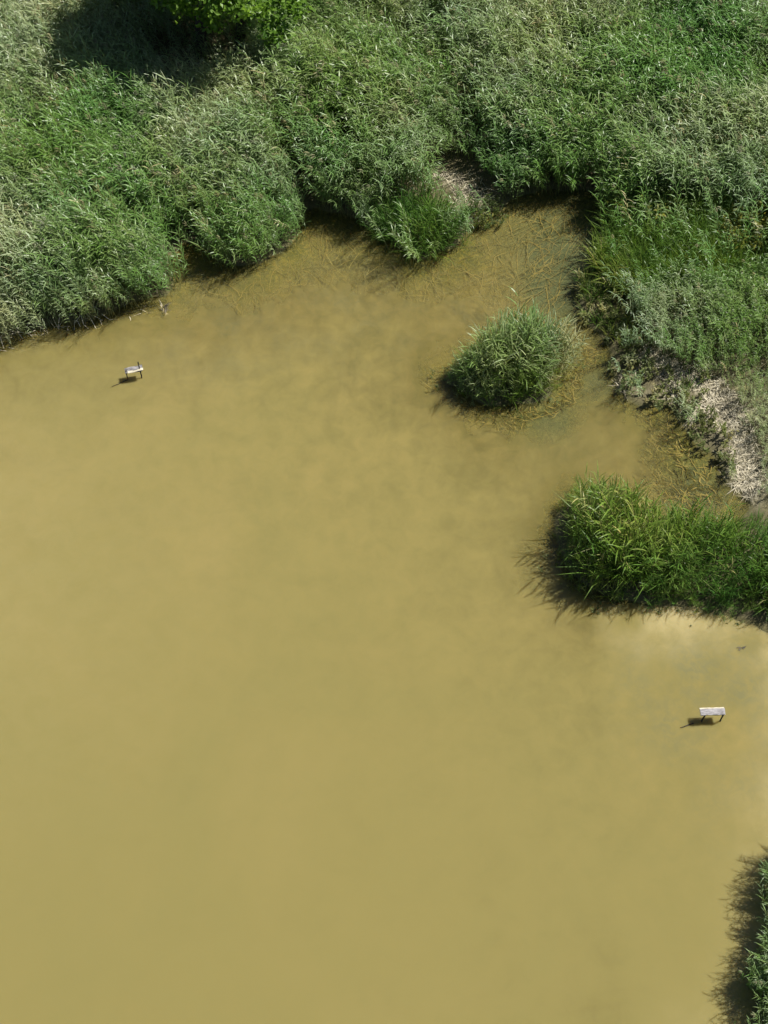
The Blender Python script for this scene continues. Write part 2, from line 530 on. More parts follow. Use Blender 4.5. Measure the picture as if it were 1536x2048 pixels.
def reed_shoot(h=2.1, nl=10, lean=.25, upright=0.0, plume=False, ll=.36, lw=.027, wind=.6):
    V, F, Mi = [], [], []
    pts = [np.array([lean * h * t ** 2.0, random.uniform(-.02, .02), h * t * (1 - .12 * lean * t)]) for t in (0, .35, .7, 1)]
    stalk(V, F, Mi, pts, .008, .004, 1)
    a0 = random.uniform(0, 6.28)
    for k in range(nl):
        t = .28 + .70 * (k + random.uniform(-.3, .3)) / nl
        t = min(max(t, .1), .99)
        base = np.array([lean * h * t ** 2, 0, h * t * (1 - .12 * lean * t)])
        az = a0 + k * 3.14 + random.uniform(-.6, .6)
        dx, dy = math.cos(az) + wind * 1.6, math.sin(az)
        az = math.atan2(dy, dx) + random.uniform(-.25, .25)
        e0 = random.uniform(.75, 1.15) + upright * .3
        e1 = random.uniform(-.7, .15) + upright * .9
        ln = ll * random.uniform(.7, 1.25) * (1 - .25 * abs(t - .65))
        blade(V, F, Mi, base, az, e0, e1, ln, lw * random.uniform(.75, 1.2), 0)
    if plume:
        top = pts[-1]
        for k in range(6):
            az = random.uniform(-.9, .9)
            blade(V, F, Mi, top - np.array([0, 0, .02 * k]), az, random.uniform(.6, 1.3), random.uniform(-.8, .2), random.uniform(.12, .22), .022, 2, 2)
    return V, F, Mi


def sedge_shoot(h=1.1, nb=9):
    V, F, Mi = [], [], []
    for k in range(nb):
        az = random.uniform(0, 6.28)
        base = np.array([random.uniform(-.05, .05), random.uniform(-.05, .05), 0])
        blade(V, F, Mi, base, az, random.uniform(1.2, 1.5), random.uniform(-.1, 1.0), h * random.uniform(.65, 1.15), .017 * random.uniform(.8, 1.3), 0)
    return V, F, Mi


def herb_shoot(h=.8, nl=22, ls=.09):
    V, F, Mi = [], [], []
    ns = 3
    for s in range(ns):
        az0 = random.uniform(0, 6.28)
        sp = random.uniform(.05, .3) * h
        pts = [np.array([math.cos(az0) * sp * t, math.sin(az0) * sp * t, h * t * random.uniform(.92, 1)]) for t in (0, .5, 1)]
        stalk(V, F, Mi, pts, .006, .003, 1)
        for k in range(nl // ns):
            t = random.uniform(.3, 1)
            base = np.array([math.cos(az0) * sp * t, math.sin(az0) * sp * t, h * t])
            blade(V, F, Mi, base, random.uniform(0, 6.28), random.uniform(.2, 1.0), random.uniform(-.5, .3), ls * random.uniform(.7, 1.5), ls * .38, 0, 2)
    return V, F, Mi


REED = [reed_shoot(random.uniform(1.8, 2.3), random.randint(12, 15), random.uniform(.08, .42), random.uniform(-.1, .35), k == 5, random.uniform(.26, .33), random.uniform(.020, .026), random.uniform(.3, .9)) for k in range(16)]
YOUNG = [reed_shoot(random.uniform(1.15, 1.5), random.randint(9, 11), random.uniform(.04, .2), .8, False, .32, .020, random.uniform(.0, .35)) for k in range(9)]
SED = [sedge_shoot(random.uniform(.9, 1.25), random.randint(10, 13)) for k in range(8)]
HERB = [herb_shoot(random.uniform(.6, .9), 24, .10) for k in range(5)]
WEEDS = [herb_shoot(random.uniform(.18, .4), 21, .075) for k in range(5)]

SETS = {'reed': (REED, ['reed', 'stem', 'plume']), 'young': (YOUNG, ['grass', 'stem', 'plume']), 'island': (YOUNG, ['reed', 'stem', 'plume']), 'sedge': (SED, ['grass', 'stem', 'plume']),
        'herb': (HERB, ['herb', 'stem', 'plume']), 'weed': (WEEDS, ['weed', 'stem', 'plume'])}
LIB = {}
for key, (shoots, ms) in SETS.items():
    c = bpy.data.collections.new(key + '_shoots')
    for V_, F_, Mi_ in shoots:
        me = bpy.data.meshes.new(key + '_shoot')
        me.from_pydata([tuple(v) for v in V_], [], F_)
        for mm in ms:
            me.materials.append(M[mm])
        me.polygons.foreach_set('material_index', np.asarray(Mi_, np.int32))
        me.update()
        ob = bpy.data.objects.new(key + '_shoot', me)
        c.objects.link(ob)
    LIB[key] = c


def scatter_tree(coll):
    g = bpy.data.node_groups.new('stand_of_' + coll.name, 'GeometryNodeTree')
    g.interface.new_socket('Geometry', in_out='INPUT', socket_type='NodeSocketGeometry')
    g.interface.new_socket('Geometry', in_out='OUTPUT', socket_type='NodeSocketGeometry')
    gi, go = g.nodes.new('NodeGroupInput'), g.nodes.new('NodeGroupOutput')
    ci = g.nodes.new('GeometryNodeCollectionInfo')
    ci.inputs['Collection'].default_value = coll
    ci.inputs['Separate Children'].default_value = True
    ci.inputs['Reset Children'].default_value = True
    ip = g.nodes.new('GeometryNodeInstanceOnPoints')
    ip.inputs['Pick Instance'].default_value = True

    def na(name, typ):
        n = g.nodes.new('GeometryNodeInputNamedAttribute')
        n.data_type = typ
        n.inputs['Name'].default_value = name
        return n.outputs[0]
    er = g.nodes.new('FunctionNodeEulerToRotation')
    g.links.new(na('rot', 'FLOAT_VECTOR'), er.inputs[0])
    g.links.new(gi.outputs[0], ip.inputs['Points'])
    g.links.new(ci.outputs[0], ip.inputs['Instance'])
    g.links.new(na('vid', 'INT'), ip.inputs['Instance Index'])
    g.links.new(er.outputs[0], ip.inputs['Rotation'])
    g.links.new(na('scl', 'FLOAT_VECTOR'), ip.inputs['Scale'])
    g.links.new(ip.outputs[0], go.inputs[0])
    return g


TREES = {kk: scatter_tree(c) for kk, c in LIB.items()}


def stand(name, kindkey, P, rot, scl, tint, parent=None):
    """uncountable mass of shoots standing at points P"""
    me = bpy.data.meshes.new(name)
    P = np.asarray(P, float)
    if parent is not None:
        P = P - np.array(parent.location)
    me.from_pydata(P.tolist(), [], [])
    for nm, typ, arr in (('rot', 'FLOAT_VECTOR', rot), ('scl', 'FLOAT_VECTOR', scl)):
        a = me.attributes.new(nm, typ, 'POINT')
        a.data.foreach_set('vector', np.asarray(arr, np.float32).ravel())
    a = me.attributes.new('vid', 'INT', 'POINT')
    a.data.foreach_set('value', RNG.integers(0, len(SETS[kindkey][0]), len(P)).astype(np.int32))
    a = me.attributes.new('tint', 'FLOAT', 'POINT')
    a.data.foreach_set('value', np.asarray(tint, np.float32))
    o = bpy.data.objects.new(name, me)
    COL.objects.link(o)
    md = o.modifiers.new('shoots', 'NODES')
    md.node_group = TREES[kindkey]
    if parent is not None:
        o.parent = parent
    return o


def joined(name, kindkey, P, rot, scl, tint, parent=None):
    """the same as real joined geometry, for stands small enough"""
    shoots, ms = SETS[kindkey]
    arr = [(np.array(v), f, np.array(mi)) for v, f, mi in shoots]
    VV, FF, MI, TT = [], [], [], []
    off = 0
    for q in range(len(P)):
        v, f, mi = arr[int(RNG.integers(0, len(arr)))]
        v = v * scl[q]
        rx, ry, rz = rot[q]
        cx, sx, cy, sy, cz, sz = math.cos(rx), math.sin(rx), math.cos(ry), math.sin(ry), math.cos(rz), math.sin(rz)
        R = np.array([[cy * cz, sx * sy * cz - cx * sz, cx * sy * cz + sx * sz], [cy * sz, sx * sy * sz + cx * cz, cx * sy * sz - sx * cz], [-sy, sx * cy, cx * cy]])
        VV.append(v @ R.T + P[q])
        FF += [tuple(i + off for i in ff) for ff in f]
        MI.append(mi)
        TT.append(np.full(len(f), tint[q]))
        off += len(v)
    o = mesh_obj(name, np.concatenate(VV), FF, [M[k_] for k_ in ms], np.concatenate(MI), np.concatenate(TT), parent)
    return o


def sample(x0, x1, y0, y1, dens):
    n = int((x1 - x0) * (y1 - y0) * dens)
    return RNG.uniform(x0, x1, n), RNG.uniform(y0, y1, n)


def seg_d(x, y, a, b):
    ex, ey = b[0] - a[0], b[1] - a[1]
    t = np.clip(((x - a[0]) * ex + (y - a[1]) * ey) / (ex * ex + ey * ey), 0, 1)
    return np.hypot(x - a[0] - t * ex, y - a[1] - t * ey)


def wind_rot(x, y, n, spread=.55, tilt=.10):
    """shoots lean with the wind, towards the left and a little to the front, in gusts"""
    az = math.radians(205) + (fbm(x, y, .22, 40) - .5) * 3.0 + (fbm(x, y, .9, 44) - .5) * 1.6 + RNG.normal(0, spread, n)
    return np.stack([RNG.normal(0, tilt, n), RNG.normal(0.02, tilt, n), az], -1)


# ------------------------------------------------------------------ the reed beds on the banks
x, y = sample(-14, 13.5, 20, 43, 98)
d = land_sd(x, y)
vis = np.abs(x) < (8.6 + (y - 10) * .135 + 1.6)
hole = fbm(x, y, .55, 50, 3)
gapd = np.minimum(seg_d(x, y, (-2.75, 32.2), (-1.9, 29.9)), seg_d(x, y, (2.6, 32.2), (3.0, 33.0)) + .12)
gapd = np.minimum(gapd, seg_d(x, y, (-5.75, 28.1), (-5.05, 28.9)) - .12)
keep = (d > -.10 - .25 * RNG.random(len(x)) ** 3) & vis
for pl, mrg in ((BEACH, .12), (WEED, .0), (LITTER, -.30), (TUFT, -.05), (CLUMP, .0)):
    keep &= sdist(x, y, pl) < mrg
keep &= sdist(x, y, ISLAND) < -.9
for pl in (BEACH, WEED, CLUMP):
    keep &= (d > .15) | (sdist(x, y, pl) < -.9)
keep &= (sdist(x, y, SEDGE) < 0) | (RNG.random(len(x)) < .10)
keep &= RNG.random(len(x)) > .75 * gauss(x, y, -5.7, 35.6, 1.9)
keep &= (y > 20.2) & ~((x > 8) & (y < 20.6))
keep &= RNG.random(len(x)) < np.clip((hole - .27 + .3 * ((x > 6) & (y < 27.5))) / .06, .3, 1)
keep &= RNG.random(len(x)) < np.clip((gapd - .10) / .30, .06, 1)
x, y, d = x[keep], y[keep], d[keep]
hs = .56 + .46 * fbm(x, y, .45, 60, 3) + .42 * fbm(x, y, 1.3, 63, 2) + RNG.normal(0, .08, len(x))
hs *= 1 - .45 * gauss(x, y, 3.3, 31.2, .9) - .3 * gauss(x, y, 2.2, 32.0, .8)
shade = gauss(x, y, -5.7, 35.6, 1.9)
hs *= 1 - .5 * shade
hs *= np.clip(.78 + d * .25, .78, 1.0)
hs *= 1 - .30 * np.clip((x - 5.5) / .8, 0, 1) * np.clip((28.5 - y) / 1.5, 0, 1) - .32 * np.clip((x - 8.2) / .5, 0, 1) * np.clip((25.2 - y) / 1, 0, 1)
tn = np.clip(.41 - .45 * gauss(x, y, 8.6, 35, 2.6) - .25 * gauss(x, y, -9, 31, 2.2) + (fbm(x, y, .35, 70, 3) - .5) * 1.2 + RNG.normal(0, .12, len(x)), 0, .80)
tn = np.where(RNG.random(len(x)) < .006, 1.0, tn)
rot = wind_rot(x, y, len(x))
scl = np.stack([hs * RNG.uniform(.9, 1.1, len(x))] * 2 + [hs], -1)
P = np.stack([x, y, ground_z(x, y) - .02], -1)
gx = np.where(y < 32.2, np.interp(y, [29.8, 32.2], [-1.9, -2.75]), -2.75 + (y - 32.2) * .1)
for nm, sel, lab in (('reed_bed', x < gx, 'wide wind-combed grey-green reed bed along the left bank'),
                     ('reed_bed', x >= gx, 'grey-green reed bed behind the bay and down the right bank')):
    o = stand(nm, 'reed', P[sel], rot[sel], scl[sel], tn[sel])
    tag(o, lab, 'reeds', 'reed beds on the pond bank', 'stuff')
print('reed shoots', len(x))

# bright sedge growing between the reeds of the right bank
x, y = sample(5.5, 13, 26.5, 30.4, 70)
keep = (sdist(x, y, SEDGE) > -.1 + .4 * (fbm(x, y, 1, 3) - .5)) & (land_sd(x, y) > .05)
x, y = x[keep], y[keep]
hs = .75 + .5 * fbm(x, y, .7, 61, 3) + RNG.normal(0, .08, len(x))
o = stand('sedge_patch', 'sedge', np.stack([x, y, ground_z(x, y) - .02], -1), wind_rot(x, y, len(x), 1.5, .15), np.stack([hs] * 3, -1),
          np.clip(.55 + (fbm(x, y, .6, 72) - .5) * 1.2 + RNG.normal(0, .12, len(x)), 0, .95))
tag(o, 'bright yellow-green sedge patch at the right edge, above the weedy mud point', 'sedge', None, 'stuff')

# yellowing herbs among them
for nm, cx, cy, r, n, lab, tb in (('herb_patch', 10.45, 28.6, .95, 150, 'yellowing herb patch in the sedge at the right edge of the picture', .7),
                                  ('herb_patch', 2.75, 29.75, .5, 70, 'low yellow-green herb patch between the litter and the bay', .5),
                                  ('herb_patch', 7.2, 29.5, .7, 60, 'olive herb patch above the sedge beside the bay mouth', .6)):
    a, rr = RNG.uniform(0, 6.28, n), r * np.sqrt(RNG.random(n))
    x, y = cx + 1.3 * rr * np.cos(a), cy + .8 * rr * np.sin(a)
    s = RNG.uniform(.7, 1.3, n) * (.55 if cx == 2.75 else 1.1)
    o = stand(nm, 'herb', np.stack([x, y, ground_z(x, y)], -1), np.stack([RNG.normal(0, .15, n), RNG.normal(0, .15, n), a * 3], -1), np.stack([s] * 3, -1), np.clip(tb + RNG.normal(0, .2, n), 0, 1))
    tag(o, lab, 'herbs', 'herb patches on the bank', 'stuff')

# low weeds on the mud point and over the beach
x, y = sample(4.9, 10, 20.3, 28.6, 60)
sw, sb = sdist(x, y, WEED), sdist(x, y, BEACH)
pr = np.where(sw > -.15, .5, 0) + .55 * gauss(x, y, 6.55, 24.5, .6) + np.where((sb > 0) & (fbm(x, y, .9, 80) > .55), .15, 0) + np.where((sb > -.1) & (spine_d(x, y) > .45), .5 * np.clip(fbm(x, y, 1.4, 84) * 3 - .8, 0, 1), 0)
pr = pr * (land_sd(x, y) > -.12)
keep = RNG.random(len(x)) < pr
x, y = x[keep], y[keep]
s = RNG.uniform(.6, 1.5, len(x))
o = stand('weeds', 'weed', np.stack([x, y, ground_z(x, y) - .01], -1), np.stack([RNG.normal(0, .2, len(x)), RNG.normal(0, .2, len(x)), RNG.uniform(0, 6.28, len(x))], -1), np.stack([s] * 3, -1), np.clip(.4 + (fbm(x, y, 1.2, 90) - .5) * 1.4 + RNG.normal(0, .2, len(x)), 0, 1))
tag(o, 'low dark straggly weeds over the mud point and litter beach', 'weeds', None, 'stuff')


x, y = sample(4.9, 9.9, 20.6, 28.6, 26)
sw, sb = sdist(x, y, WEED), sdist(x, y, BEACH)
keep = ((sw > -.1) & (land_sd(x, y) > .1) & (fbm(x, y, 1.1, 86) > .45)) | ((sb > .0) & (spine_d(x, y) > .5) & (fbm(x, y, 1.1, 87) > .55) & (land_sd(x, y) > .1))
x, y = x[keep], y[keep]
n = len(x)
s_ = RNG.uniform(.3, .75, n)
o = stand('bank_grass', 'sedge', np.stack([x, y, ground_z(x, y) - .01], -1), np.stack([RNG.normal(0, .2, n), RNG.normal(0, .2, n), RNG.uniform(0, 6.28, n)], -1), np.stack([s_] * 3, -1), np.clip(RNG.normal(.6, .25, n), 0, 1))
tag(o, 'thin short grass tufts among the weeds of the mud point', 'grass', None, 'stuff')


# ------------------------------------------------------------------ separate clumps in the water
def clump(label, poly, keys, dens, hf, tf, edge=.1, sparse=None, seed=0, splay=.16, tilt=.12):
    pa = np.array(poly)
    c = pa.mean(0)
    root = empty('reed_clump', (c[0], c[1], 0))
    tag(root, label, 'reeds', 'reed clumps standing in the water')
    for part, key, frac in keys:
        x, y = sample(pa[:, 0].min() - .6, pa[:, 0].max() + .6, pa[:, 1].min() - .6, pa[:, 1].max() + .6, dens * frac)
        sd = sdist(x, y, poly) + (fbm(x, y, 1.5, 100 + seed) - .5) * .7
        pr = np.clip((sd + edge) / .25, 0, 1)
        if sparse:
            pr = np.maximum(pr, np.clip(1 + (sd + edge) / sparse, 0, 1) * .10 * (sd < 0))
        pr = pr * np.where(fbm(x, y, 1.1, 110 + seed) > .33, 1, .25)
        keep = RNG.random(len(x)) < pr
        x, y, sd = x[keep], y[keep], sd[keep]
        n = len(x)
        h = hf(x, y, sd) * (.8 + .4 * fbm(x, y, .8, 120 + seed)) * RNG.normal(1, .1, n)
        h = np.where(sd < -edge, h * .3, h)
        # shoots at the rim splay outwards
        az = np.arctan2(y - c[1], x - c[0])
        out = np.clip(1 - sd / .9, 0, 1) * splay
        rz = np.where(RNG.random(n) < .6, az + RNG.normal(0, .6, n), RNG.uniform(0, 6.28, n))
        rot = np.stack([RNG.normal(0, tilt, n), RNG.normal(0, tilt, n) + out, rz], -1)
        P = np.stack([x, y, np.minimum(ground_z(x, y), .05) - .03], -1)
        o = joined(part, key, P, rot, np.stack([h * RNG.uniform(.85, 1.15, n)] * 2 + [h], -1), np.clip(tf(x, y) + RNG.normal(0, .13, n), 0, 1), root)
        o['kind'] = 'stuff'
    return root


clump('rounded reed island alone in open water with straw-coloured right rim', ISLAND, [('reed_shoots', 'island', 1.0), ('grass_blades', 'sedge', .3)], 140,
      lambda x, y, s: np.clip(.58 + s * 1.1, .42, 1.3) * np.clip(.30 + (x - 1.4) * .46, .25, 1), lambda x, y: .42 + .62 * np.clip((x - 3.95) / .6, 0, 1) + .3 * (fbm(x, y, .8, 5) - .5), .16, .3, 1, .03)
clump('broad bright green reed clump jutting from the right edge, below the litter beach', CLUMP, [('reed_shoots', 'young', 1.0), ('grass_blades', 'sedge', .28)], 88,
      lambda x, y, s: np.clip(.42 + s * 1.0, .35, 1.42) * (1 - .22 * np.clip((x - 6.3) / 1.2, 0, 1)) * np.clip(.25 + (x - 4.1) * .65, .22, 1) * (1 - .15 * np.clip((x - 6.2) / .6, 0, 1) * np.clip((y - 18.9) / .6, 0, 1)), lambda x, y: np.where(RNG.random(len(x)) < .02, 1.0, .38 + 1.2 * (fbm(x, y, .9, 6) - .5) - .3 * np.clip((x - 6.8) / 1, 0, 1)), .12, .3, 2, .02)
clump('dark green reed clump cut off by the bottom right corner', CORNER, [('reed_shoots', 'reed', 1.0)], 230,
      lambda x, y, s: np.clip(.55 + s * .4, .45, .85), lambda x, y: .35 + 0 * x, .05, None, 3, .02, .06)
clump('bright green reed tuft on the point between the two bays', TUFT, [('reed_shoots', 'young', .7), ('grass_blades', 'sedge', .5)], 100,
      lambda x, y, s: np.clip(.85 + s * .3, .7, 1.05), lambda x, y: .25 + .5 * (fbm(x, y, .8, 7) - .5), .05, .4, 4)


# sprigs standing in the shallows off the clumps
for poly, dens, out, lab in ((CLUMP, 26, .5, 'small dark sprigs poking out of the water below the broad clump'), (ISLAND, 34, .55, 'small dark sprigs poking out of the water round the reed island')):
    pa = np.array(poly)
    x, y = sample(pa[:, 0].min() - .8, pa[:, 0].max() + .8, pa[:, 1].min() - .8, pa[:, 1].max() + .8, dens)
    sd = sdist(x, y, poly)
    keep = (sd < .1) & (RNG.random(len(x)) < np.clip(1 + sd / out, 0, 1) ** 1.5 * 1.4 * fbm(x, y, 1.3, 160)) & (y < pa[:, 1].mean() + .4) & (x < 9.6)
    x, y = x[keep], y[keep]
    n = len(x)
    sc_ = RNG.uniform(.25, .7, n)
    o = stand('sprigs', 'weed', np.stack([x, y, np.full(n, -.04)], -1), np.stack([RNG.normal(0, .5, n), RNG.normal(0, .5, n), RNG.uniform(0, 6.28, n)], -1), np.stack([sc_] * 3, -1), RNG.uniform(0, .8, n))
    tag(o, lab, 'weeds', None, 'stuff')


# ------------------------------------------------------------------ dead reed litter, algae strands
def sticks(name, label, poly, n, mats, lmin, lmax, wmin, wmax, zoff, lay, cond=None, cat='litter', main=None, aspread=3.14, segs=1, wig=.0):
    pa = np.array(poly)
    V, F, Mi = [], [], []
    got = 0
    while got < n:
        m_ = 4000
        xs = RNG.uniform(pa[:, 0].min() - .4, pa[:, 0].max() + .4, m_)
        ys = RNG.uniform(pa[:, 1].min() - .4, pa[:, 1].max() + .4, m_)
        ok = sdist(xs, ys, poly) + (fbm(xs, ys, 1.4, 140) - .5) * 1.0 > 0
        if cond is not None:
            ok &= cond(xs, ys)
        for x_, y_ in zip(xs[ok], ys[ok]):
            if got >= n:
                break
            got += 1
            az = (main(x_, y_) if callable(main) else (main or 0)) + random.uniform(-aspread, aspread)
            ln = random.uniform(lmin, lmax)
            pts = []
            px, py = x_, y_
            for q in range(segs + 1):
                pts.append([px, py, 0])
                az += random.gauss(0, wig)
                px += math.cos(az) * ln / segs
                py += math.sin(az) * ln / segs
            pts = np.array(pts)
            if lay == 'ground':
                pts[:, 2] = ground_z(pts[:, 0], pts[:, 1]) + zoff + np.array([random.uniform(0, .09) for _ in pts])
            else:
                pts[:, 2] = np.maximum(zoff + random.uniform(-.05, 0), -9)
            wd = random.uniform(wmin, wmax)
            dr = pts[-1] - pts[0]
            side = np.array([-dr[1], dr[0], random.uniform(-.3, .3) * np.hypot(dr[0], dr[1])])
            side /= np.linalg.norm(side) + 1e-9
            ribbon(V, F, Mi, list(pts), [wd * (.6 + .4 * math.sin(3.14 * (q + .5) / (segs + 1))) for q in range(segs)], side, random.randrange(len(mats)))
    o = mesh_obj(name, np.array(V), F, [M[k_] for k_ in mats], Mi)
    tag(o, label, cat, None, 'stuff')
    return o


sticks('reed_litter', 'pale bleached dead reed litter heaped on the right-hand beach', BEACH, 2300, ['dead', 'dead', 'white', 'dead_dark'], .12, .5, .010, .022, .01, 'ground',
       lambda a, b: (land_sd(a, b) > .0) & (fbm(a, b, 1.5, 150) + .45 * np.exp(-(spine_d(a, b) / .5) ** 2) > .62 + .12 * RNG.random(len(a))), aspread=3.14)
sticks('reed_litter', 'small patch of broken dead reeds beside the bright green tuft', LITTER, 300, ['dead', 'dead', 'dead_dark'], .15, .5, .012, .022, .01, 'ground', aspread=3.14)

EDGE = [(-10.4, 25.15), (-8.4, 25.85), (-5.95, 26.85), (-5.8, 27.2), (-8.4, 26.35), (-10.4, 25.65)]
sticks('broken_reeds', 'bleached broken reed stalks hanging at the waterline of the left bank', EDGE, 90, ['dead', 'white', 'dead_dark'], .15, .5, .010, .018, .10, 'ground', aspread=3.14, segs=2, wig=.5)

m, nt_ = mat('algae_strand')
pos = position(nt_)
cc = ramp(nt_, noise(nt_, 1.5, 3, .6, pos), [(.3, (.22, .19, .06)), (.7, (.34, .29, .12))])
p = N(nt_, "ShaderNodeBsdfDiffuse")
nt_.links.new(cc, p.inputs[0])
o = N(nt_, "ShaderNodeOutputMaterial")
nt_.links.new(p.outputs[0], o.inputs[0])
M['algae'] = m
m, nt_ = mat('algae_pale')
pos = position(nt_)
cc = ramp(nt_, noise(nt_, 1.5, 3, .6, pos), [(.3, (.13, .125, .05)), (.7, (.25, .23, .11))])
p = N(nt_, "ShaderNodeBsdfDiffuse")
nt_.links.new(cc, p.inputs[0])
o = N(nt_, "ShaderNodeOutputMaterial")
nt_.links.new(p.outputs[0], o.inputs[0])
M['algae_pale'] = m
m, nt_ = mat('algae_dark')
pos = position(nt_)
cc = ramp(nt_, noise(nt_, 1.5, 3, .6, pos), [(.3, (.03, .035, .01)), (.7, (.10, .10, .03))])
p = N(nt_, "ShaderNodeBsdfDiffuse")
nt_.links.new(cc, p.inputs[0])
o = N(nt_, "ShaderNodeOutputMaterial")
nt_.links.new(p.outputs[0], o.inputs[0])
M['algae_dark'] = m

BAY = [(-5.4, 27.2), (-3, 28), (-1.5, 29.6), (0, 28.6), (1.5, 28), (3.2, 29.6), (4, 30.2), (6, 30.1), (5.5, 28), (5.1, 26.6), (3, 26.2), (0, 26.2), (-4, 25.6)]
MOUTH = [(3.0, 29.4), (3.8, 30.5), (6.2, 30.6), (6.2, 29.4), (5.6, 28.2), (5.2, 27.2), (4.0, 27.4), (2.6, 28.4)]
POOL = [(6.6, 23.3), (7.6, 23.2), (8, 22), (9, 20.6), (8, 20.2), (6.6, 20.9), (6.7, 22)]
MOAT = [(1.1, 24.2), (1.6, 23.4), (3.4, 22.6), (4.8, 23.2), (5.4, 24.4), (5.9, 25), (5.2, 26), (4.9, 25.2), (5.1, 24.4), (3.5, 23.3), (2, 23.6)]
wet = lambda a, b: land_sd(a, b) < -.12
sticks('algae', 'thin yellowish algae strands trailing under the water of the bay', BAY, 460, ['algae', 'algae_pale'], .3, 1.3, .008, .024, -.06, 'water', wet, 'algae', lambda a, b: 1.2 + 1.5 * float(vnoise(a, b, .5, 3)), .6, 6, .35)
sticks('algae', 'long pale curving algae streaks across the grey-green mouth of the bay', MOUTH, 70, ['algae_pale'], .8, 2.2, .008, .020, -.03, 'water', wet, 'algae', lambda a, b: 3.6 + 1.6 * float(vnoise(a, b, .4, 8)), .35, 9, .16)
sticks('algae', 'matted olive algae strands in the small pool beside the litter beach', POOL, 420, ['algae', 'algae_dark', 'algae_dark'], .12, .5, .012, .032, -.04, 'water', wet, 'algae', 2.2, .9, 4, .4)
sticks('algae', 'dark drowned weed in the water round the reed island', MOAT, 420, ['algae_dark', 'algae', 'algae_dark'], .1, .45, .012, .03, -.03, 'water', wet, 'algae', 2.8, 1.2, 3, .4)


# ------------------------------------------------------------------ trees at the top
def tube(V, F, pts, rad, seg=8):
    b = len(V)
    n = len(pts)
    for q in range(n):
        dv = pts[min(q + 1, n - 1)] - pts[max(q - 1, 0)]
        dv = dv / (np.linalg.norm(dv) + 1e-9)
        u = np.cross(dv, [.3, .9, .1])
        u /= np.linalg.norm(u) + 1e-9
        v = np.cross(dv, u)
        for a in range(seg):
            t = a * 2 * math.pi / seg
            V.append(pts[q] + rad[q] * (math.cos(t) * u + math.sin(t) * v))
    for q in range(n - 1):
        for a in range(seg):
            F.append((b + q * seg + a, b + q * seg + (a + 1) % seg, b + (q + 1) * seg + (a + 1) % seg, b + (q + 1) * seg + a))


def tree(label, loc, h, rad, nleaf, seed, low=()):
    r = np.random.default_rng(seed)
    root = empty('leafy_tree', loc)
    tag(root, label, 'tree', 'trees behind the reeds')
    V, F = [], []
    top = np.array([r.normal(0, .3), r.normal(0, .3), h * .8])
    tr = [top * t + np.array([math.sin(3 * t) * .15, math.cos(2 * t) * .1 - .1, 0]) for t in np.linspace(0, 1, 7)]
    tube(V, F, tr, np.linspace(.20, .05, 7))
    blobs = []
    for k in range(15):
        t = r.uniform(.50, .97)
        az = k * 2.4 + r.uniform(-.4, .4)
        rr = rad * r.uniform(.45, .95) * math.sin(min(1, t * 1.05) * math.pi * .62 + .5)
        c = np.array([math.cos(az) * rr, math.sin(az) * rr, h * (t + .05) + r.uniform(-.3, .3)])
        s = top * t * .85
        mid_ = (s + c) / 2 + np.array([0, 0, -.15])
        tube(V, F, [s, mid_, c], [.07, .045, .015], 6)
        blobs.append((c, rad * r.uniform(.30, .48)))
    for c, br in low:
        c = np.array(c, float)
        s = top * .45
        tube(V, F, [s, (s + c) / 2, c], [.06, .04, .015], 6)
        blobs.append((c, br))
    V = np.array(V) + np.array(loc)
    tk = mesh_obj('trunk', V, F, M['bark'], parent=root, smooth=True)
    LV, LF, LT = [], [], []
    ws = np.array([b_[1] ** 2 for b_ in blobs])
    ws /= ws.sum()
    for bi, (c, br) in enumerate(blobs):
        # twig sprays: leaves gather in small bunches so that gaps stay open between them
        nb = int(nleaf * ws[bi] / 28)
        for q in range(nb):
            dv = r.normal(0, 1, 3)
            dv /= np.linalg.norm(dv)
            cc_ = c + dv * br * r.uniform(.45, 1.08) * np.array([1, 1, .75])
            tnt = np.clip(r.normal(.5, .25), 0, 1)
            for l in range(14):
                pc = cc_ + r.normal(0, .12, 3)
                a = r.normal(0, 1, 3)
                a[2] = a[2] * .5 - .25
                a /= np.linalg.norm(a)
                nrm = np.array([r.normal(0, .6), r.normal(0, .6), 1.0])
                s = np.cross(a, nrm)
                s /= np.linalg.norm(s) + 1e-9
                ln, wd = r.uniform(.11, .20), r.uniform(.08, .125)
                b_ = len(LV)
                up = np.cross(s, a) * .012
                LV += [pc, pc + a * ln * .45 + s * wd * .5 + up, pc + a * ln, pc + a * ln * .45 - s * wd * .5 + up]
                LF += [(b_, b_ + 1, b_ + 2), (b_, b_ + 2, b_ + 3)]
                LT += [tnt, tnt]
    cr = mesh_obj('crown', np.array(LV) + np.array(loc), LF, M['tree'], None, LT, root)
    return root


def gz1(x_, y_):
    return float(ground_z(np.array([x_]), np.array([y_]))[0])


tree('leafy tree with a sunlit yellow-green bough hanging into the picture at the top', (-4.3, 36.1, gz1(-4.3, 36.1)), 7.2, 2.3, 44000, 11, low=[((1.15, -1.6, 2.35), .42), ((1.6, -1.0, 2.9), .55), ((.75, -1.5, 3.1), .4), ((-.6, -1.7, 2.9), .32)])
tree('dark shaded tree left of the sunlit bough, at the top edge', (-5.5, 35.9, gz1(-5.5, 35.9)), 6.2, 1.9, 40000, 12)


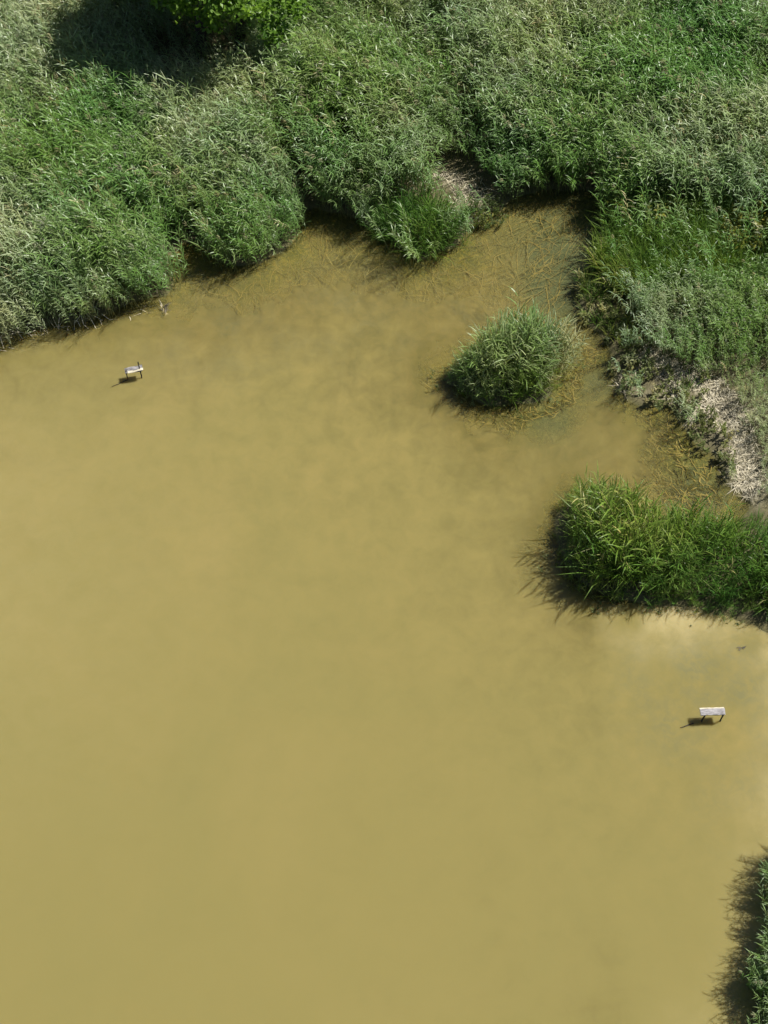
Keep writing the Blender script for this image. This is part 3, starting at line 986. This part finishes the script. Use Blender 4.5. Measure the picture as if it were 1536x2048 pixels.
# ------------------------------------------------------------------ the two small plank perches in the water
def plank(name, parent, corners, th, mname, sag=.0, seed=0, nlen=8, nwid=3):
    """weathered plank between four top corners (lb, lf, rf, rb), slightly warped, with rough ends"""
    r = random.Random(seed)
    lb, lf, rf, rb = [np.array(c_, float) for c_ in corners]
    V, F = [], []
    for lay in (0, 1):
        for i in range(nlen + 1):
            u = i / nlen
            for j in range(nwid + 1):
                v = j / nwid
                p_ = (lb * (1 - u) + rb * u) * (1 - v) + (lf * (1 - u) + rf * u) * v
                edge = (j in (0, nwid)) or (i in (0, nlen))
                wv = sag * math.sin(u * 6.2) * (.6 + .4 * v)
                e = .008 if edge else 0
                p_ = p_ + np.array([r.uniform(-.004, .004), r.uniform(-.006, .006) if edge else 0, wv - (th if lay else e)])
                V.append(p_)
    n = (nlen + 1) * (nwid + 1)
    ix = lambda l, i, j: l * n + i * (nwid + 1) + j
    for i in range(nlen):
        for j in range(nwid):
            F.append((ix(0, i, j), ix(0, i, j + 1), ix(0, i + 1, j + 1), ix(0, i + 1, j)))
            F.append((ix(1, i, j), ix(1, i + 1, j), ix(1, i + 1, j + 1), ix(1, i, j + 1)))
    for i in range(nlen):
        F.append((ix(0, i, 0), ix(0, i + 1, 0), ix(1, i + 1, 0), ix(1, i, 0)))
        F.append((ix(0, i, nwid), ix(1, i, nwid), ix(1, i + 1, nwid), ix(0, i + 1, nwid)))
    for j in range(nwid):
        F.append((ix(0, 0, j), ix(1, 0, j), ix(1, 0, j + 1), ix(0, 0, j + 1)))
        F.append((ix(0, nlen, j), ix(0, nlen, j + 1), ix(1, nlen, j + 1), ix(1, nlen, j)))
    return mesh_obj(name, np.array(V) + np.array(parent.location), F, M[mname], parent=parent)


def post(parent, a, b_, r0, r1, seed=0, bend=.01):
    r = random.Random(seed)
    V, F = [], []
    a, b_ = np.array(a, float), np.array(b_, float)
    pts = [a * (1 - t) + b_ * t + np.array([r.uniform(-bend, bend), r.uniform(-bend, bend), 0]) for t in np.linspace(0, 1, 6)]
    tube(V, F, pts, [r0 + (r1 - r0) * t + r.uniform(-.002, .002) for t in np.linspace(0, 1, 6)], 7)
    n = len(V)
    F.append(tuple(range(n - 7, n)))
    return mesh_obj('post', np.array(V) + np.array(parent.location), F, M['post'], parent=parent, smooth=False)


t = empty('wooden_perch', (-6.6, 24.28, 0))
tag(t, 'crooked plank perch near the left bank, right post sticking up above the plank', 'perch', 'plank perches in the pond')
plank('plank', t, [(-.245, .095, .36), (-.215, -.055, .345), (.235, .035, .355), (.215, .20, .40)], .03, 'board_dark', .018, 1)
plank('slat', t, [(-.15, -.01, .385), (-.14, -.07, .375), (.255, .025, .395), (.25, .085, .405)], .022, 'white', -.01, 2, 7, 2)
post(t, (-.175, .02, -.75), (-.20, .005, .40), .016, .014, 3)
post(t, (.185, -.03, -.75), (.15, .09, .66), .017, .014, 4)
post(t, (-.19, -.02, .0), (-.60, -.26, .02), .014, .008, 9, .004).name = 'shadow_line_rod'  # added rod, draws the thin dark line trailing past the perch's shadow

t = empty('wooden_perch', (7.66, 14.58, 0))
tag(t, 'pale flat plank perch on two short dark posts, in open water near the right edge', 'perch', 'plank perches in the pond')
plank('plank', t, [(-.30, .085, .42), (-.285, -.065, .41), (.285, -.045, .42), (.28, .11, .425)], .05, 'board', .006, 5)
plank('slat', t, [(-.305, .12, .40), (-.30, .092, .405), (.275, .117, .41), (.27, .145, .40)], .03, 'white', .004, 6, 6, 1)
post(t, (-.215, -.02, -.8), (-.185, -.06, .40), .022, .02, 7)
post(t, (.20, -.03, -.8), (.24, -.045, .40), .022, .02, 8)
post(t, (-.40, -.10, .0), (-.72, -.22, .02), .016, .009, 10, .004).name = 'shadow_line_rod'  # same added rod here, for the dark line beyond this perch's shadow


# ------------------------------------------------------------------ small loose things
def dead_tuft(label, loc, n, s, seed):
    r = random.Random(seed)
    V, F, Mi = [], [], []
    for k in range(n):
        blade(V, F, Mi, np.array([r.uniform(-.05, .07), r.uniform(-.22, .12), 0]), r.gauss(1.3, .7), r.uniform(.1, 1.2), r.uniform(-.6, .2), s * r.uniform(.4, 1.3), .026, r.randrange(2))
    o = mesh_obj('dead_reed_tuft', np.array(V), F, [M['dead'], M['dead_dark']], Mi)
    o.location = loc
    tag(o, label, 'dead reeds')
    return o


dead_tuft('straw-coloured dead reed tuft in the water off the left bank corner', (-6.0, 26.6, -.02), 26, .24, 5)


def debris(label, loc, seed):
    r = random.Random(seed)
    V, F, Mi = [], [], []
    for k in range(7):
        blade(V, F, Mi, np.array([r.uniform(-.04, .04), r.uniform(-.03, .03), .005]), r.uniform(-.5, .9) + (3.14 if k % 2 else 0), r.uniform(.05, .3), -.1, r.uniform(.06, .12), .025, 0, 2)
    o = mesh_obj('floating_leaves', np.array(V), F, M['dead_dark'], Mi)
    o.location = loc
    tag(o, label, 'leaves')


debris('small dark bunch of leaves floating below the broad reed clump', (8.62, 16.42, .004), 3)
